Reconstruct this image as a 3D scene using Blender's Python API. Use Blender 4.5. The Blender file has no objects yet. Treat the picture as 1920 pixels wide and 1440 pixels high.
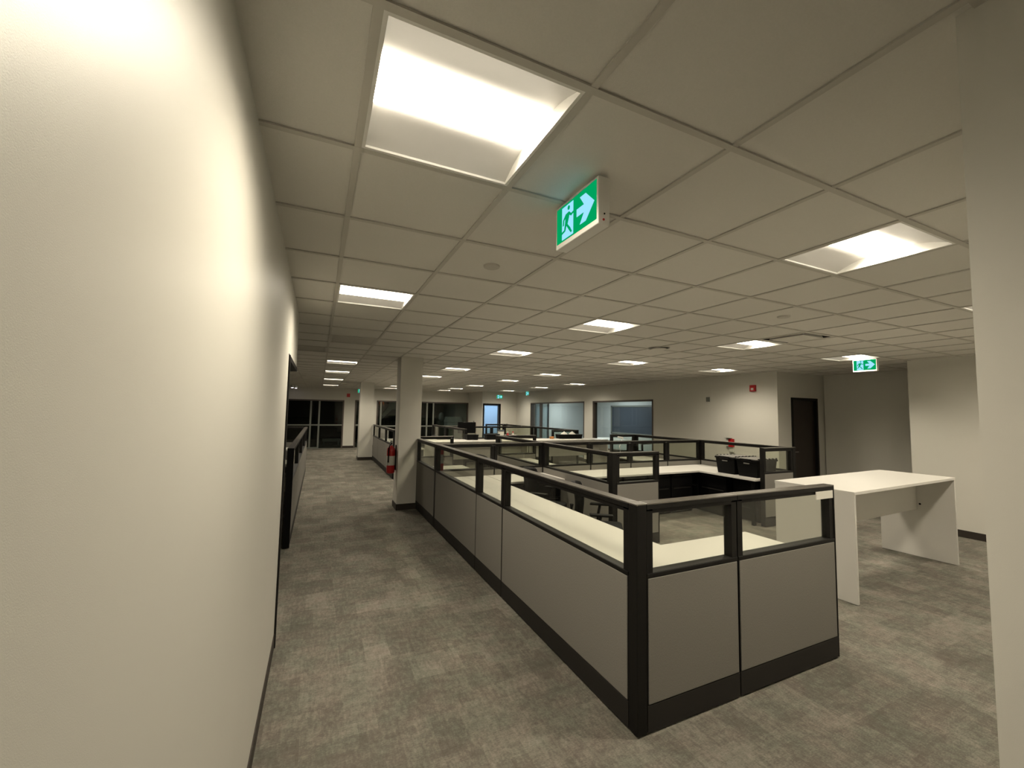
import bpy, math, random
from mathutils import Vector, Matrix
random.seed(7)
S = bpy.context.scene
COL = S.collection
PI = math.pi

# ------------------------------------------------------------------ constants
H = 1.7554            # camera height
C = 2.7245            # ceiling height
GX, GY, T = .0872, .971, .61      # ceiling grid origin and module

# ------------------------------------------------------------------ materials
def new_mat(name):
    m = bpy.data.materials.new(name); m.use_nodes = True
    nt = m.node_tree; b = nt.nodes['Principled BSDF']
    return m, nt, b

def N(nt, kind, **kw):
    n = nt.nodes.new(kind)
    for k, v in kw.items(): setattr(n, k, v)
    return n

def simple(name, col, rough=.5, metal=0., spec=.5, noise=0., nscale=60., bump=0., bscale=300.):
    m, nt, b = new_mat(name)
    b.inputs['Roughness'].default_value = rough
    b.inputs['Metallic'].default_value = metal
    b.inputs['Specular IOR Level'].default_value = spec
    tc = N(nt, 'ShaderNodeTexCoord')
    nz = N(nt, 'ShaderNodeTexNoise'); nz.inputs['Scale'].default_value = nscale; nz.inputs['Detail'].default_value = 3
    nt.links.new(tc.outputs['Object'], nz.inputs['Vector'])
    mx = N(nt, 'ShaderNodeMix', data_type='RGBA')
    mx.inputs[6].default_value = tuple(max(0, c * (1 - noise)) for c in col) + (1,)
    mx.inputs[7].default_value = tuple(min(1, c * (1 + noise)) for c in col) + (1,)
    nt.links.new(nz.outputs['Fac'], mx.inputs[0])
    nt.links.new(mx.outputs[2], b.inputs['Base Color'])
    if bump:
        bz = N(nt, 'ShaderNodeTexNoise'); bz.inputs['Scale'].default_value = bscale; bz.inputs['Detail'].default_value = 2
        nt.links.new(tc.outputs['Object'], bz.inputs['Vector'])
        bp = N(nt, 'ShaderNodeBump'); bp.inputs['Strength'].default_value = bump; bp.inputs['Distance'].default_value = .002
        nt.links.new(bz.outputs['Fac'], bp.inputs['Height']); nt.links.new(bp.outputs['Normal'], b.inputs['Normal'])
    return m

def emit(name, col, strength):
    m = bpy.data.materials.new(name); m.use_nodes = True; nt = m.node_tree
    nt.nodes.remove(nt.nodes['Principled BSDF'])
    e = N(nt, 'ShaderNodeEmission'); e.inputs['Color'].default_value = col + (1,); e.inputs['Strength'].default_value = strength
    nt.links.new(e.outputs[0], nt.nodes['Material Output'].inputs[0]); return m

def glass_mat(name, tint, refl=1.):
    m = bpy.data.materials.new(name); m.use_nodes = True; nt = m.node_tree
    nt.nodes.remove(nt.nodes['Principled BSDF'])
    t = N(nt, 'ShaderNodeBsdfTransparent'); t.inputs['Color'].default_value = tint + (1,)
    g = N(nt, 'ShaderNodeBsdfGlossy'); g.inputs['Roughness'].default_value = .02; g.inputs['Color'].default_value = (refl, refl, refl, 1)
    f = N(nt, 'ShaderNodeFresnel'); f.inputs['IOR'].default_value = 1.35
    mx = N(nt, 'ShaderNodeMixShader')
    ge = N(nt, 'ShaderNodeNewGeometry')     # same reflectance from either side of the sheet
    io = N(nt, 'ShaderNodeMix', data_type='FLOAT'); io.inputs[2].default_value = 1.35; io.inputs[3].default_value = 1/1.35
    nt.links.new(ge.outputs['Backfacing'], io.inputs[0]); nt.links.new(io.outputs[0], f.inputs['IOR'])
    nt.links.new(f.outputs[0], mx.inputs[0]); nt.links.new(t.outputs[0], mx.inputs[1]); nt.links.new(g.outputs[0], mx.inputs[2])
    nt.links.new(mx.outputs[0], nt.nodes['Material Output'].inputs[0]); return m

M = {}
M['wall'] = simple('wall_paint', (.615, .60, .545), .40, spec=.22, noise=.02, nscale=3, bump=.10, bscale=700)
M['wallsheen'] = simple('wall_paint_darkened_glossy', (.545, .53, .48), .46, spec=.62, noise=.02, nscale=3, bump=.10, bscale=700)  # same wall paint, darkened and glossed for the light on the left wall
M['ceil'] = simple('ceiling_tile', (.66, .64, .59), .95, spec=.1, noise=.05, nscale=180, bump=.3, bscale=400)
M['tbar'] = simple('t_bar_enamel', (.50, .48, .43), .6, spec=.3)
M['dark'] = simple('bronze_trim', (.0065, .0058, .005), .5, spec=.24, noise=.08, nscale=40)
M['rail'] = simple('rail_top_highlight', (.16, .147, .13), .24, metal=.4, spec=1.)  # lightened base stands in for lamp reflections along the rail tops
M['darkmatte'] = simple('bronze_matte', (.016, .014, .012), .6, spec=.35)
M['base'] = simple('rubber_base', (.030, .024, .019), .55, spec=.35)
M['white'] = simple('white_laminate', (.60, .585, .545), .42, spec=.4, noise=.01, nscale=4)
M['whitepnt'] = simple('white_enamel', (.78, .77, .73), .45, spec=.4)
M['black'] = simple('black_steel', (.002, .002, .002), .55, spec=.12)
M['blackpl'] = simple('black_plastic', (.0025, .0025, .0025), .5, spec=.14)
M['lidgrey'] = simple('grey_plastic_lid', (.16, .155, .14), .38, spec=.5)
M['seatfab'] = simple('chair_fabric', (.018, .018, .019), .95, spec=.1, noise=.2, nscale=300, bump=.4)
M['red'] = simple('red_enamel', (.42, .012, .015), .28, spec=.6)
M['label'] = simple('paper_label', (.62, .62, .56), .7)
M['chrome'] = simple('brushed_metal', (.55, .55, .55), .3, metal=1.)
M['paper'] = simple('paper', (.72, .70, .64), .8)
M['orange'] = simple('orange_card', (.55, .22, .06), .7)
M['green'] = simple('green_box', (.03, .12, .09), .5)
M['storefront'] = simple('storefront_bronze', (.085, .07, .06), .4, spec=.5)
M['alum'] = simple('grey_aluminium', (.17, .18, .16), .45, spec=.5)
M['bluegrey'] = simple('navy_panel', (.055, .066, .085), .35, spec=.5)
M['coolwall'] = simple('pale_grey_wall', (.55, .58, .58), .7, spec=.2)
M['diff'] = simple('reflector_pan', (.68, .67, .65), .5, spec=.3, noise=.01)
M['glass'] = glass_mat('partition_glass', (.93, .94, .90))
M['winglass'] = glass_mat('window_glass', (.82, .86, .85))
M['darkglass'] = glass_mat('storefront_glass', (.62, .66, .64))
LAMP = (1., .895, .715)
M['lamp'] = emit('troffer_lens', LAMP, 78.)
def optic(m, strength, floor_=.058):
    # prismatic lens: throws most of its light downwards, little of it sideways
    nt = m.node_tree; e = nt.nodes['Emission']
    ge = N(nt, 'ShaderNodeNewGeometry'); dt = N(nt, 'ShaderNodeVectorMath', operation='DOT_PRODUCT')
    nt.links.new(ge.outputs['Incoming'], dt.inputs[0]); dt.inputs[1].default_value = (0, 0, -1)
    mr = N(nt, 'ShaderNodeMapRange', interpolation_type='SMOOTHSTEP')
    mr.inputs['From Min'].default_value = .18; mr.inputs['From Max'].default_value = .76
    mr.inputs['To Min'].default_value = strength*floor_; mr.inputs['To Max'].default_value = strength
    ab = N(nt, 'ShaderNodeMath', operation='ABSOLUTE'); nt.links.new(dt.outputs['Value'], ab.inputs[0])
    nt.links.new(ab.outputs[0], mr.inputs['Value']); nt.links.new(mr.outputs[0], e.inputs['Strength'])
optic(M['lamp'], 94.)
M['coollamp'] = emit('cool_lens', (.97, 1., .98), 88.)
M['exitgreen'] = emit('exit_green', (.0, .34, .105), .95)
M['exitblue'] = emit('exit_pale_blue', (.27, .62, .95), 1.15)
M['bluelight'] = emit('blue_daylight_panel', (.22, .40, .85), 1.0)
M['orangelight'] = emit('orange_sign_tube', (1., .22, .05), .55)
M['spot'] = emit('spot_lamp', (1., .9, 1.), 9.)

# partition fabric with a fine weave
def fabric():
    m, nt, b = new_mat('panel_fabric')
    b.inputs['Roughness'].default_value = .95; b.inputs['Specular IOR Level'].default_value = .1
    tc = N(nt, 'ShaderNodeTexCoord')
    n1 = N(nt, 'ShaderNodeTexNoise'); n1.inputs['Scale'].default_value = 500
    mp = N(nt, 'ShaderNodeMapping'); mp.inputs['Scale'].default_value = (1, 1, .25)
    nt.links.new(tc.outputs['Object'], mp.inputs[0]); nt.links.new(mp.outputs[0], n1.inputs['Vector'])
    cr = N(nt, 'ShaderNodeValToRGB')
    cr.color_ramp.elements[0].position = .3; cr.color_ramp.elements[0].color = (.175, .166, .149, 1)
    cr.color_ramp.elements[1].position = .7; cr.color_ramp.elements[1].color = (.243, .231, .207, 1)
    nt.links.new(n1.outputs['Fac'], cr.inputs[0]); nt.links.new(cr.outputs[0], b.inputs['Base Color'])
    return m
M['fabric'] = fabric()

# carpet: patchwork of short rectangular blocks with a streaky loop texture
def carpet():
    m, nt, b = new_mat('carpet_tile')
    b.inputs['Roughness'].default_value = 1.; b.inputs['Specular IOR Level'].default_value = .05
    tc = N(nt, 'ShaderNodeTexCoord')
    def L(a, c): nt.links.new(a, c)
    def brick(w, h, off, seed):
        br = N(nt, 'ShaderNodeTexBrick'); br.offset = off; br.inputs['Scale'].default_value = 1.
        br.inputs['Brick Width'].default_value = w; br.inputs['Row Height'].default_value = h
        br.inputs['Mortar Size'].default_value = 0.; br.inputs['Bias'].default_value = 0.
        br.inputs['Color1'].default_value = (0, 0, 0, 1); br.inputs['Color2'].default_value = (1, 1, 1, 1)
        mp = N(nt, 'ShaderNodeMapping'); mp.inputs['Location'].default_value = (seed, seed * .7, 0)
        L(tc.outputs['Object'], mp.inputs[0]); L(mp.outputs[0], br.inputs['Vector']); return br.outputs['Color']
    def noise(sx, sy, sc, det=4, rough=.6):
        mp = N(nt, 'ShaderNodeMapping'); mp.inputs['Scale'].default_value = (sx, sy, 1)
        nz = N(nt, 'ShaderNodeTexNoise'); nz.inputs['Scale'].default_value = sc; nz.inputs['Detail'].default_value = det
        nz.inputs['Roughness'].default_value = rough
        L(tc.outputs['Object'], mp.inputs[0]); L(mp.outputs[0], nz.inputs['Vector']); return nz.outputs['Fac']
    def madd(a, k, c=None):
        n = N(nt, 'ShaderNodeMath', operation='MULTIPLY_ADD'); L(a, n.inputs[0]); n.inputs[1].default_value = k
        if c is None: n.inputs[2].default_value = 0
        else: L(c, n.inputs[2])
        return n.outputs[0]
    v = madd(brick(.29, .19, .37, 3.1), .085)
    v = madd(brick(.17, .33, .61, 8.7), .085, v)
    v = madd(brick(.5, .5, .0, 1.3), .055, v)
    v = madd(noise(1, 1, 2.2), .22, v)
    v = madd(noise(1, .35, 45, 6, .75), .46, v)
    v = madd(noise(.35, 1, 26, 4, .7), .26, v)
    v = madd(noise(.4, 1, 150, 3), .30, v)
    cr = N(nt, 'ShaderNodeValToRGB'); e = cr.color_ramp.elements
    e[0].position = .42; e[0].color = (.060, .058, .050, 1)
    e[1].position = .96; e[1].color = (.285, .268, .238, 1)
    x = cr.color_ramp.elements.new(.69); x.color = (.130, .123, .107, 1)
    L(v, cr.inputs[0])
    tint = N(nt, 'ShaderNodeMix', data_type='RGBA', blend_type='MULTIPLY'); tint.inputs[0].default_value = .5
    hr = N(nt, 'ShaderNodeValToRGB'); hr.color_ramp.elements[0].color = (.88, .96, .86, 1); hr.color_ramp.elements[1].color = (1.1, .98, .93, 1)
    hr.color_ramp.elements[0].position = .35; hr.color_ramp.elements[1].position = .65
    L(noise(1, 1, 5, 2), hr.inputs[0]); L(cr.outputs[0], tint.inputs[6]); L(hr.outputs[0], tint.inputs[7])
    L(tint.outputs[2], b.inputs['Base Color'])
    bp = N(nt, 'ShaderNodeBump'); bp.inputs['Strength'].default_value = .5; bp.inputs['Distance'].default_value = .004
    L(noise(1, 1, 220, 2), bp.inputs['Height']); L(bp.outputs['Normal'], b.inputs['Normal'])
    return m
M['carpet'] = carpet()

# ------------------------------------------------------------------ mesh builder
class MB:
    def __init__(s): s.v = []; s.f = []
    def add(s, vs, fs):
        o = len(s.v); s.v += [tuple(p) for p in vs]; s.f += [tuple(i + o for i in f) for f in fs]; return s
    def box(s, x0, x1, y0, y1, z0, z1):
        if x1 < x0: x0, x1 = x1, x0
        if y1 < y0: y0, y1 = y1, y0
        vs = [(x0,y0,z0),(x1,y0,z0),(x1,y1,z0),(x0,y1,z0),(x0,y0,z1),(x1,y0,z1),(x1,y1,z1),(x0,y1,z1)]
        return s.add(vs, [(0,3,2,1),(4,5,6,7),(0,1,5,4),(1,2,6,5),(2,3,7,6),(3,0,4,7)])
    def frustum(s, a, z0, b, z1):          # a, b = (x0,x1,y0,y1)
        vs = [(a[0],a[2],z0),(a[1],a[2],z0),(a[1],a[3],z0),(a[0],a[3],z0),(b[0],b[2],z1),(b[1],b[2],z1),(b[1],b[3],z1),(b[0],b[3],z1)]
        return s.add(vs, [(0,3,2,1),(4,5,6,7),(0,1,5,4),(1,2,6,5),(2,3,7,6),(3,0,4,7)])
    def prism(s, poly, axis, a, b):        # extrude a 2-D polygon along an axis
        n = len(poly)
        def P(u, w, t): return {'x': (t, u, w), 'y': (u, t, w), 'z': (u, w, t)}[axis]
        vs = [P(u, w, a) for u, w in poly] + [P(u, w, b) for u, w in poly]
        fs = [tuple(range(n)), tuple(range(2*n-1, n-1, -1))] + [(i, i+n, (i+1) % n + n, (i+1) % n) for i in range(n)]
        return s.add(vs, fs)
    def lathe(s, prof, cx=0, cy=0, n=24):  # prof = [(r,z)...]
        vs = []; fs = []
        for r, z in prof:
            for k in range(n):
                a = 2*PI*k/n; vs.append((cx + r*math.cos(a), cy + r*math.sin(a), z))
        for i in range(len(prof)-1):
            for k in range(n):
                fs.append((i*n+k, i*n+(k+1) % n, (i+1)*n+(k+1) % n, (i+1)*n+k))
        fs.append(tuple(range(n-1, -1, -1))); fs.append(tuple((len(prof)-1)*n + k for k in range(n)))
        return s.add(vs, fs)
    def tube(s, pts, r, n=8):
        pts = [Vector(p) for p in pts]; vs = []; fs = []
        for i, p in enumerate(pts):
            d = (pts[min(i+1, len(pts)-1)] - pts[max(i-1, 0)]).normalized()
            u = d.cross(Vector((0, 0, 1)));
            if u.length < .01: u = d.cross(Vector((1, 0, 0)))
            u.normalize(); w = d.cross(u)
            for k in range(n):
                a = 2*PI*k/n; vs.append(tuple(p + (u*math.cos(a) + w*math.sin(a)) * r))
        for i in range(len(pts)-1):
            for k in range(n): fs.append((i*n+k, i*n+(k+1) % n, (i+1)*n+(k+1) % n, (i+1)*n+k))
        fs.append(tuple(range(n-1, -1, -1))); fs.append(tuple((len(pts)-1)*n+k for k in range(n)))
        return s.add(vs, fs)
    def build(s, name, mat, parent=None, bevel=0., smooth=False):
        me = bpy.data.meshes.new(name); me.from_pydata(s.v, [], s.f); me.update()
        if smooth:
            for p in me.polygons: p.use_smooth = True
        me.materials.append(mat)
        o = bpy.data.objects.new(name, me); COL.objects.link(o)
        if parent: o.parent = parent
        if bevel:
            b = o.modifiers.new('Bevel', 'BEVEL'); b.width = bevel; b.segments = 2; b.limit_method = 'ANGLE'; b.angle_limit = .6
        return o

import bmesh
def fix_normals(o):
    bm = bmesh.new(); bm.from_mesh(o.data); bmesh.ops.recalc_face_normals(bm, faces=bm.faces); bm.to_mesh(o.data); bm.free()

def tag(o, label=None, cat=None, group=None, kind=None):
    if label: o['label'] = label
    if cat: o['category'] = cat
    if group: o['group'] = group
    if kind: o['kind'] = kind
    return o
def thing(name, label, cat, loc=(0, 0, 0), rotz=0, group=None):
    o = bpy.data.objects.new(name, None); COL.objects.link(o)
    o.location = loc; o.rotation_euler = (0, 0, rotz); o.empty_display_size = .1
    return tag(o, label, cat, group)
def kids(o): return [c for c in COL.objects if c.parent == o]
def dup(root, loc, rotz=0, label=None, group=None):
    def cp(o, par):
        c = o.copy(); COL.objects.link(c); c.parent = par
        for k in kids(o): cp(k, c)
        return c
    r = cp(root, None); r.location = loc; r.rotation_euler = (0, 0, rotz)
    if label: r['label'] = label
    if group: r['group'] = group
    return r
def struct(name, mb, mat, parent=None, bevel=0., label=None):
    o = mb.build(name, mat, parent, bevel)
    if not parent: o['kind'] = 'structure'
    if label: o['label'] = label
    return o

# ------------------------------------------------------------------ the room
struct('floor', MB().box(-6, 13.2, -3.2, 27, -.12, 0), M['carpet'], label='grey brown patchwork carpet tile floor')

def wall_along_x(y0, y1, x0, x1, openings=(), top=C + .12):
    mb = MB(); x = x0
    for (a, b, zb, zt) in sorted(openings):
        if a > x: mb.box(x, a, y0, y1, 0, top)
        if zb > 0: mb.box(a, b, y0, y1, 0, zb)
        mb.box(a, b, y0, y1, zt, top); x = b
    if x < x1: mb.box(x, x1, y0, y1, 0, top)
    return mb
def wall_along_y(x0, x1, y0, y1, openings=(), top=C + .12):
    mb = MB(); y = y0
    for (a, b, zb, zt) in sorted(openings):
        if a > y: mb.box(x0, x1, y, a, 0, top)
        if zb > 0: mb.box(x0, x1, a, b, 0, zb)
        mb.box(x0, x1, a, b, zt, top); y = b
    if y < y1: mb.box(x0, x1, y, y1, 0, top)
    return mb

XW = -.227
struct('wall_left', wall_along_y(XW - .12, XW, -3.0, 4.80, [(3.63, 4.80, 0, 2.165)]), M['wallsheen'], label='long pale painted wall at the left of the aisle')
struct('wall_back', MB().box(-6, 9.1, -3.15, -3.0, 0, C + .12), M['wall'])
struct('wall_right_near', MB().box(1.35, 9.0, -3.0, .405, 0, C + .12), M['wall'], label='pale painted wall end at the right edge')
XR = 8.85
struct('wall_right', wall_along_y(XR, XR + .15, 5.62, 18.45, [(9.25, 12.2, .55, 2.2), (12.72, 17.0, .1, 2.2)]), M['wall'], label='right hand wall with two dark framed windows')
struct('wall_right_front', wall_along_y(XR, XR + .15, .405, 3.45), M['wall'])
struct('wall_alcove_side', wall_along_x(3.30, 3.45, XR + .15, 10.65), M['wall'])
struct('wall_alcove_back', MB().box(10.5, 10.65, 3.45, 5.6, 0, C + .12), M['wall'])
struct('wall_alcove_door', wall_along_x(5.62, 5.77, XR + .15, 10.65, [(9.33, 10.22, 0, 2.13)]), M['wall'])
YF = 20.4
struct('wall_far', wall_along_x(YF, YF + .15, -6, 7.02,
       [(-2.6, 1.04, 0, 2.17), (1.50, 2.32, 0, 2.19), (2.46, 7.0, .1, 2.2)]), M['wall'], label='far end wall with dark storefront openings')
struct('wall_far_return', MB().box(7.02, 7.14, 18.6, YF, 0, C + .12), M['wall'])
struct('wall_far_door', wall_along_x(18.45, 18.6, 7.02, XR + .15, [(7.06, 7.98, 0, 2.15)]), M['wall'])
struct('wall_west', MB().box(-6.15, -6, -3.0, 27, 0, C + .12), M['wall'])
struct('wall_left_cross', MB().box(-6, XW - .12, 3.51, 3.63, 0, C + .12), M['wall'])

# baseboards
def bb(name, *boxes):
    mb = MB()
    for b in boxes: mb.box(b[0], b[1], b[2], b[3], 0, .105)
    struct(name, mb, M['base'])
bb('baseboard_left', (XW, XW + .006, -3.0, 3.63))
bb('baseboard_right', (XR - .01, XR, .405, 3.45), (XR - .01, XR, 5.62, 18.45))
bb('baseboard_right_near', (1.34, 1.35, -3, .405), (1.34, 9.0, .405, .415))
bb('baseboard_alcove', (10.49, 10.5, 3.45, 5.62), (XR, 9.28, 5.61, 5.62))
bb('baseboard_far', (1.04, 1.5, YF - .01, YF), (2.32, 7.02, YF - .01, YF), (7.01, 7.02, 18.45, YF), (7.98, XR, 18.44, 18.45))

# opening in the left wall: dark metal frame
o = MB().box(XW - .14, XW + .012, 3.585, 3.63, 0, 2.165).box(XW - .14, XW + .004, 3.585, 4.80, 2.135, 2.175)
struct('door_1', o, M['dark'], label='dark metal door frame at the end of the left wall')

# ---- ceiling: tiles with holes where fittings are let in
lights = [(0,0),(4,0),(8,0),(12,0),(0,4),(4,4),(8,4),(12,4),(4,8),(8,8),(12,8),
          (0,13),(4,13),(8,13),(0,17),(4,17),(8,17),(12,17),(0,22),(4,22),(8,22),(12,21),
          (4,26),(8,26),(12,26),(0,28),(4,29),(8,29),]
lights = [l for l in lights if not (l[1] < 0 and l[0] > 0)]
vents = [(8, 3), (0, 8), (-1, 10)]
holes = set(lights) | set(vents)
mb = MB()
for i in range(-10, 21):
    for j in range(-7, 42):
        if (i, j) in holes: continue
        x, y = GX + i*T, GY + j*T
        mb.add([(x, y, C), (x+T, y, C), (x+T, y+T, C), (x, y+T, C)], [(0, 3, 2, 1)])
struct('ceiling', mb, M['ceil'], label='suspended ceiling of square tiles')
struct('ceiling_slab', MB().box(-6.2, 13.3, -3.3, 27, C + .35, C + .45), M['darkmatte'])
mb = MB(); w = .0125
for i in range(-10, 22):
    x = GX + i*T; mb.box(x - w, x + w, GY - 7*T, GY + 42*T, C - .007, C - .0005)
for j in range(-7, 43):
    y = GY + j*T; mb.box(GX - 10*T, GX + 21*T, y - w, y + w, C - .0078, C - .0012)
struct('trim_1', mb, M['tbar'], label='metal tee grid of the suspended ceiling')

# ---- troffer light (centre of cell is the origin, z = ceiling)
def make_troffer():
    t = thing('ceiling_light', 'x', 'ceiling light')
    h = T/2 - w
    mb = MB()
    e = .012
    for sx in (-1, 1):
        mb.box(sx*h, sx*(h - e), -h, h, -.006, .08)
    for sy in (-1, 1):
        mb.box(-h, h, sy*h, sy*(h - e), -.006, .03)
    mb.build('frame', M['whitepnt'], t)
    for sy in (-1, 1):
        mb = MB(); n = 8; vs = []; fs = []
        for k in range(n + 1):
            u = k/n
            y = sy*((h - e) + ((.090) - (h - e))*u); z = .003 + .050*math.sin(u*PI/2)
            vs += [(-h + e, y, z), (h - e, y, z), (-h + e, y, z + .004), (h - e, y, z + .004)]
        for k in range(n):
            a = 4*k; b = a + 4
            fs += [(a, a+1, b+1, b), (a+2, b+2, b+3, a+3)]
        mb.add(vs, fs); mb.build('reflector_pan', M['diff'], t, smooth=True)
    mb = MB(); n = 8; vs = []; fs = []
    for k in range(n + 1):
        a = -1 + 2*k/n; vs += [(-h + e, .104*a, .046 - .042*(1 - a*a)), (h - e, .104*a, .046 - .042*(1 - a*a))]
    for k in range(n): fs.append((2*k, 2*k+1, 2*k+3, 2*k+2))
    mb.add(vs, fs)
    o = mb.build('lens', M['lamp'], t, smooth=True)
    MB().box(-h, h, -h, h, .08, .09).build('housing', M['whitepnt'], t)
    return t
order = {(0,0): 'largest square ceiling light above the aisle, beside the near hanging exit sign',
 (0,4): 'second square ceiling light in the row over the aisle beside the left wall',
 (0,13): 'third lit ceiling light in the row over the aisle, past the dark grilles',
 (0,17): 'fourth lit ceiling light in the row over the aisle',
 (0,22): 'fifth lit ceiling light in the row over the aisle',
 (0,28): 'farthest ceiling light over the aisle, just in front of the far storefront',
 (4,0): 'large square ceiling light at the upper right, nearest the right wall end',
 (8,0): 'ceiling light half hidden behind the wall end at the right edge',
 (12,0): 'added ceiling light behind the wall end at the right edge, out of sight',  # unseen fitting added to light the right wall past the wall end
 (4,4): 'square ceiling light above the middle of the front workstations, right of the hanging exit sign',
 (8,4): 'ceiling light next to the square ceiling diffuser',
 (12,4): 'ceiling light directly above the exit sign near the alcove',
 (4,8): 'ceiling light in the second column beyond the front workstations',
 (8,8): 'ceiling light beyond the round ceiling diffuser',
 (12,8): 'ceiling light close to the right wall between window and alcove',
 (4,13): 'ceiling light just right of the near pillar top',
 (8,13): 'ceiling light beside the small dark ceiling vent in the middle distance',
 (4,17): 'ceiling light touching the right edge of the near pillar',
 (8,17): 'small ceiling light in the third column, fifth from the front',
 (12,17): 'ceiling light near the right wall above the nearer window',
 (4,22): 'ceiling light hidden behind the near pillar',
 (8,22): 'small far ceiling light in the third column, in front of the glazed far wall',
 (12,21): 'ceiling light over the small exit sign beside the right wall',
 (4,26): 'far ceiling light between the two pillars, upper one',
 (8,26): 'tiny far ceiling light second from last in the third column',
 (12,26): 'tiny ceiling light in front of the blue lit door',
 (4,29): 'farthest ceiling light between the two pillars',
 (8,29): 'farthest tiny ceiling light above the far window',
 (0,-4): 'ceiling light over the aisle behind the camera'}
proto = None
for (i, j) in lights:
    loc = (GX + (i + .5)*T, GY + (j + .5)*T, C)
    if proto is None:
        proto = make_troffer(); proto.location = loc; proto['label'] = order[(i, j)]; proto['group'] = 'square troffer lights in the ceiling grid'
    else:
        dup(proto, loc, 0, order[(i, j)])

# ---- vents
def square_diffuser(i, j):
    t = thing('air_diffuser', 'square ceiling air diffuser with a dark gap around its face plate', 'air vent', (GX+(i+.5)*T, GY+(j+.5)*T, C))
    h = T/2 - w
    mb = MB()
    for s in (-1, 1):
        mb.box(s*h, s*(h-.03), -h, h, -.004, .004); mb.box(-h+.03, h-.03, s*h, s*(h-.03), -.004, .004)
    mb.build('frame', M['ceil'], t)
    mb = MB().frustum((-h+.03, h-.03, -h+.03, h-.03), .10, (-h+.03, h-.03, -h+.03, h-.03), .11)
    for s in (-1, 1):
        mb.box(s*(h-.03), s*(h-.032), -h+.03, h-.03, .0, .11); mb.box(-h+.03, h-.03, s*(h-.03), s*(h-.032), .0, .11)
    mb.build('neck', M['darkmatte'], t)
    MB().frustum((-.2, .2, -.2, .2), -.012, (-.19, .19, -.19, .19), .02).build('face_plate', M['ceil'], t)
square_diffuser(8, 3)
def grille(i, j, label):
    t = thing('return_grille', label, 'air vent', (GX+(i+.5)*T, GY+(j+.5)*T, C))
    h = T/2 - w; mb = MB()
    for s in (-1, 1):
        mb.box(s*h, s*(h-.025), -h, h, -.004, .02); mb.box(-h+.025, h-.025, s*h, s*(h-.025), -.004, .02)
    mb.build('frame', M['tbar'], t)
    mb = MB(); n = 16
    for k in range(n):
        y = -h+.03 + (2*h-.06)*k/(n-1)
        mb.add([(-h+.025, y-.010, .018), (h-.025, y-.010, .018), (h-.025, y+.010, -.002), (-h+.025, y+.010, -.002),
                (-h+.025, y-.010, .020), (h-.025, y-.010, .020), (h-.025, y+.010, .0), (-h+.025, y+.010, .0)],
               [(0,1,2,3),(7,6,5,4),(0,4,5,1),(3,2,6,7),(0,3,7,4),(1,5,6,2)])
    mb.build('louvres', M['tbar'], t)
    MB().box(-h, h, -h, h, .08, .09).build('duct', M['darkmatte'], t)
grille(0, 8, 'dark louvred ceiling grille beyond the second aisle light')
grille(-1, 10, 'dark louvred ceiling grille close to the end of the left wall')
# round plaque diffuser
t = thing('round_diffuser', 'small round ceiling diffuser with a dark slot, above the workstations', 'air vent', (4.43, 4.52, C))
MB().lathe([(.15, -.001), (.15, -.010), (.155, -.010), (.158, -.001)], n=32).build('rim', M['tbar'], t, smooth=True)
MB().lathe([(.148, -.003), (.148, -.0005)], n=32).build('throat', M['black'], t)
MB().lathe([(.105, -.028), (.112, -.024), (.112, -.014)], n=32).build('plaque', M['ceil'], t, smooth=False)
# small flat discs
def disc(x, y, name, label, cat, r=.055):
    t = MB().lathe([(r*.82, C - .014), (r*.95, C - .010), (r, C - .0005)], x, y, 24).build(name, M['tbar'], smooth=False)
    tag(t, label, cat)
disc(1.0, 2.51, 'sprinkler_cover', 'small round white cover plate in the tile left below the hanging exit sign', 'sprinkler')
disc(4.03, 2.48, 'sprinkler_cover', 'small round cover plate in the ceiling left of the square diffuser', 'sprinkler')
disc(-.44, 13.5, 'smoke_detector', 'tiny dark round detector on the ceiling left of the aisle lights', 'smoke detector', .06)
for (x, y, lab) in ((5.12, 9.7, 'small dark ceiling slot beside a far light over the rear workstations'), (7.6, 8.9, 'dark ceiling slot close to the right wall above the nearer window'), (3.72, 15.5, 'tiny dark ceiling slot right of the near pillar')):
    t = thing('slot_diffuser', lab, 'air vent', (x, y, C))
    MB().box(-.28, .28, -.06, .06, -.006, -.0005).build('frame', M['tbar'], t)
    MB().box(-.26, .26, -.035, .035, -.0075, -.004).build('slot', M['black'], t)

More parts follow.
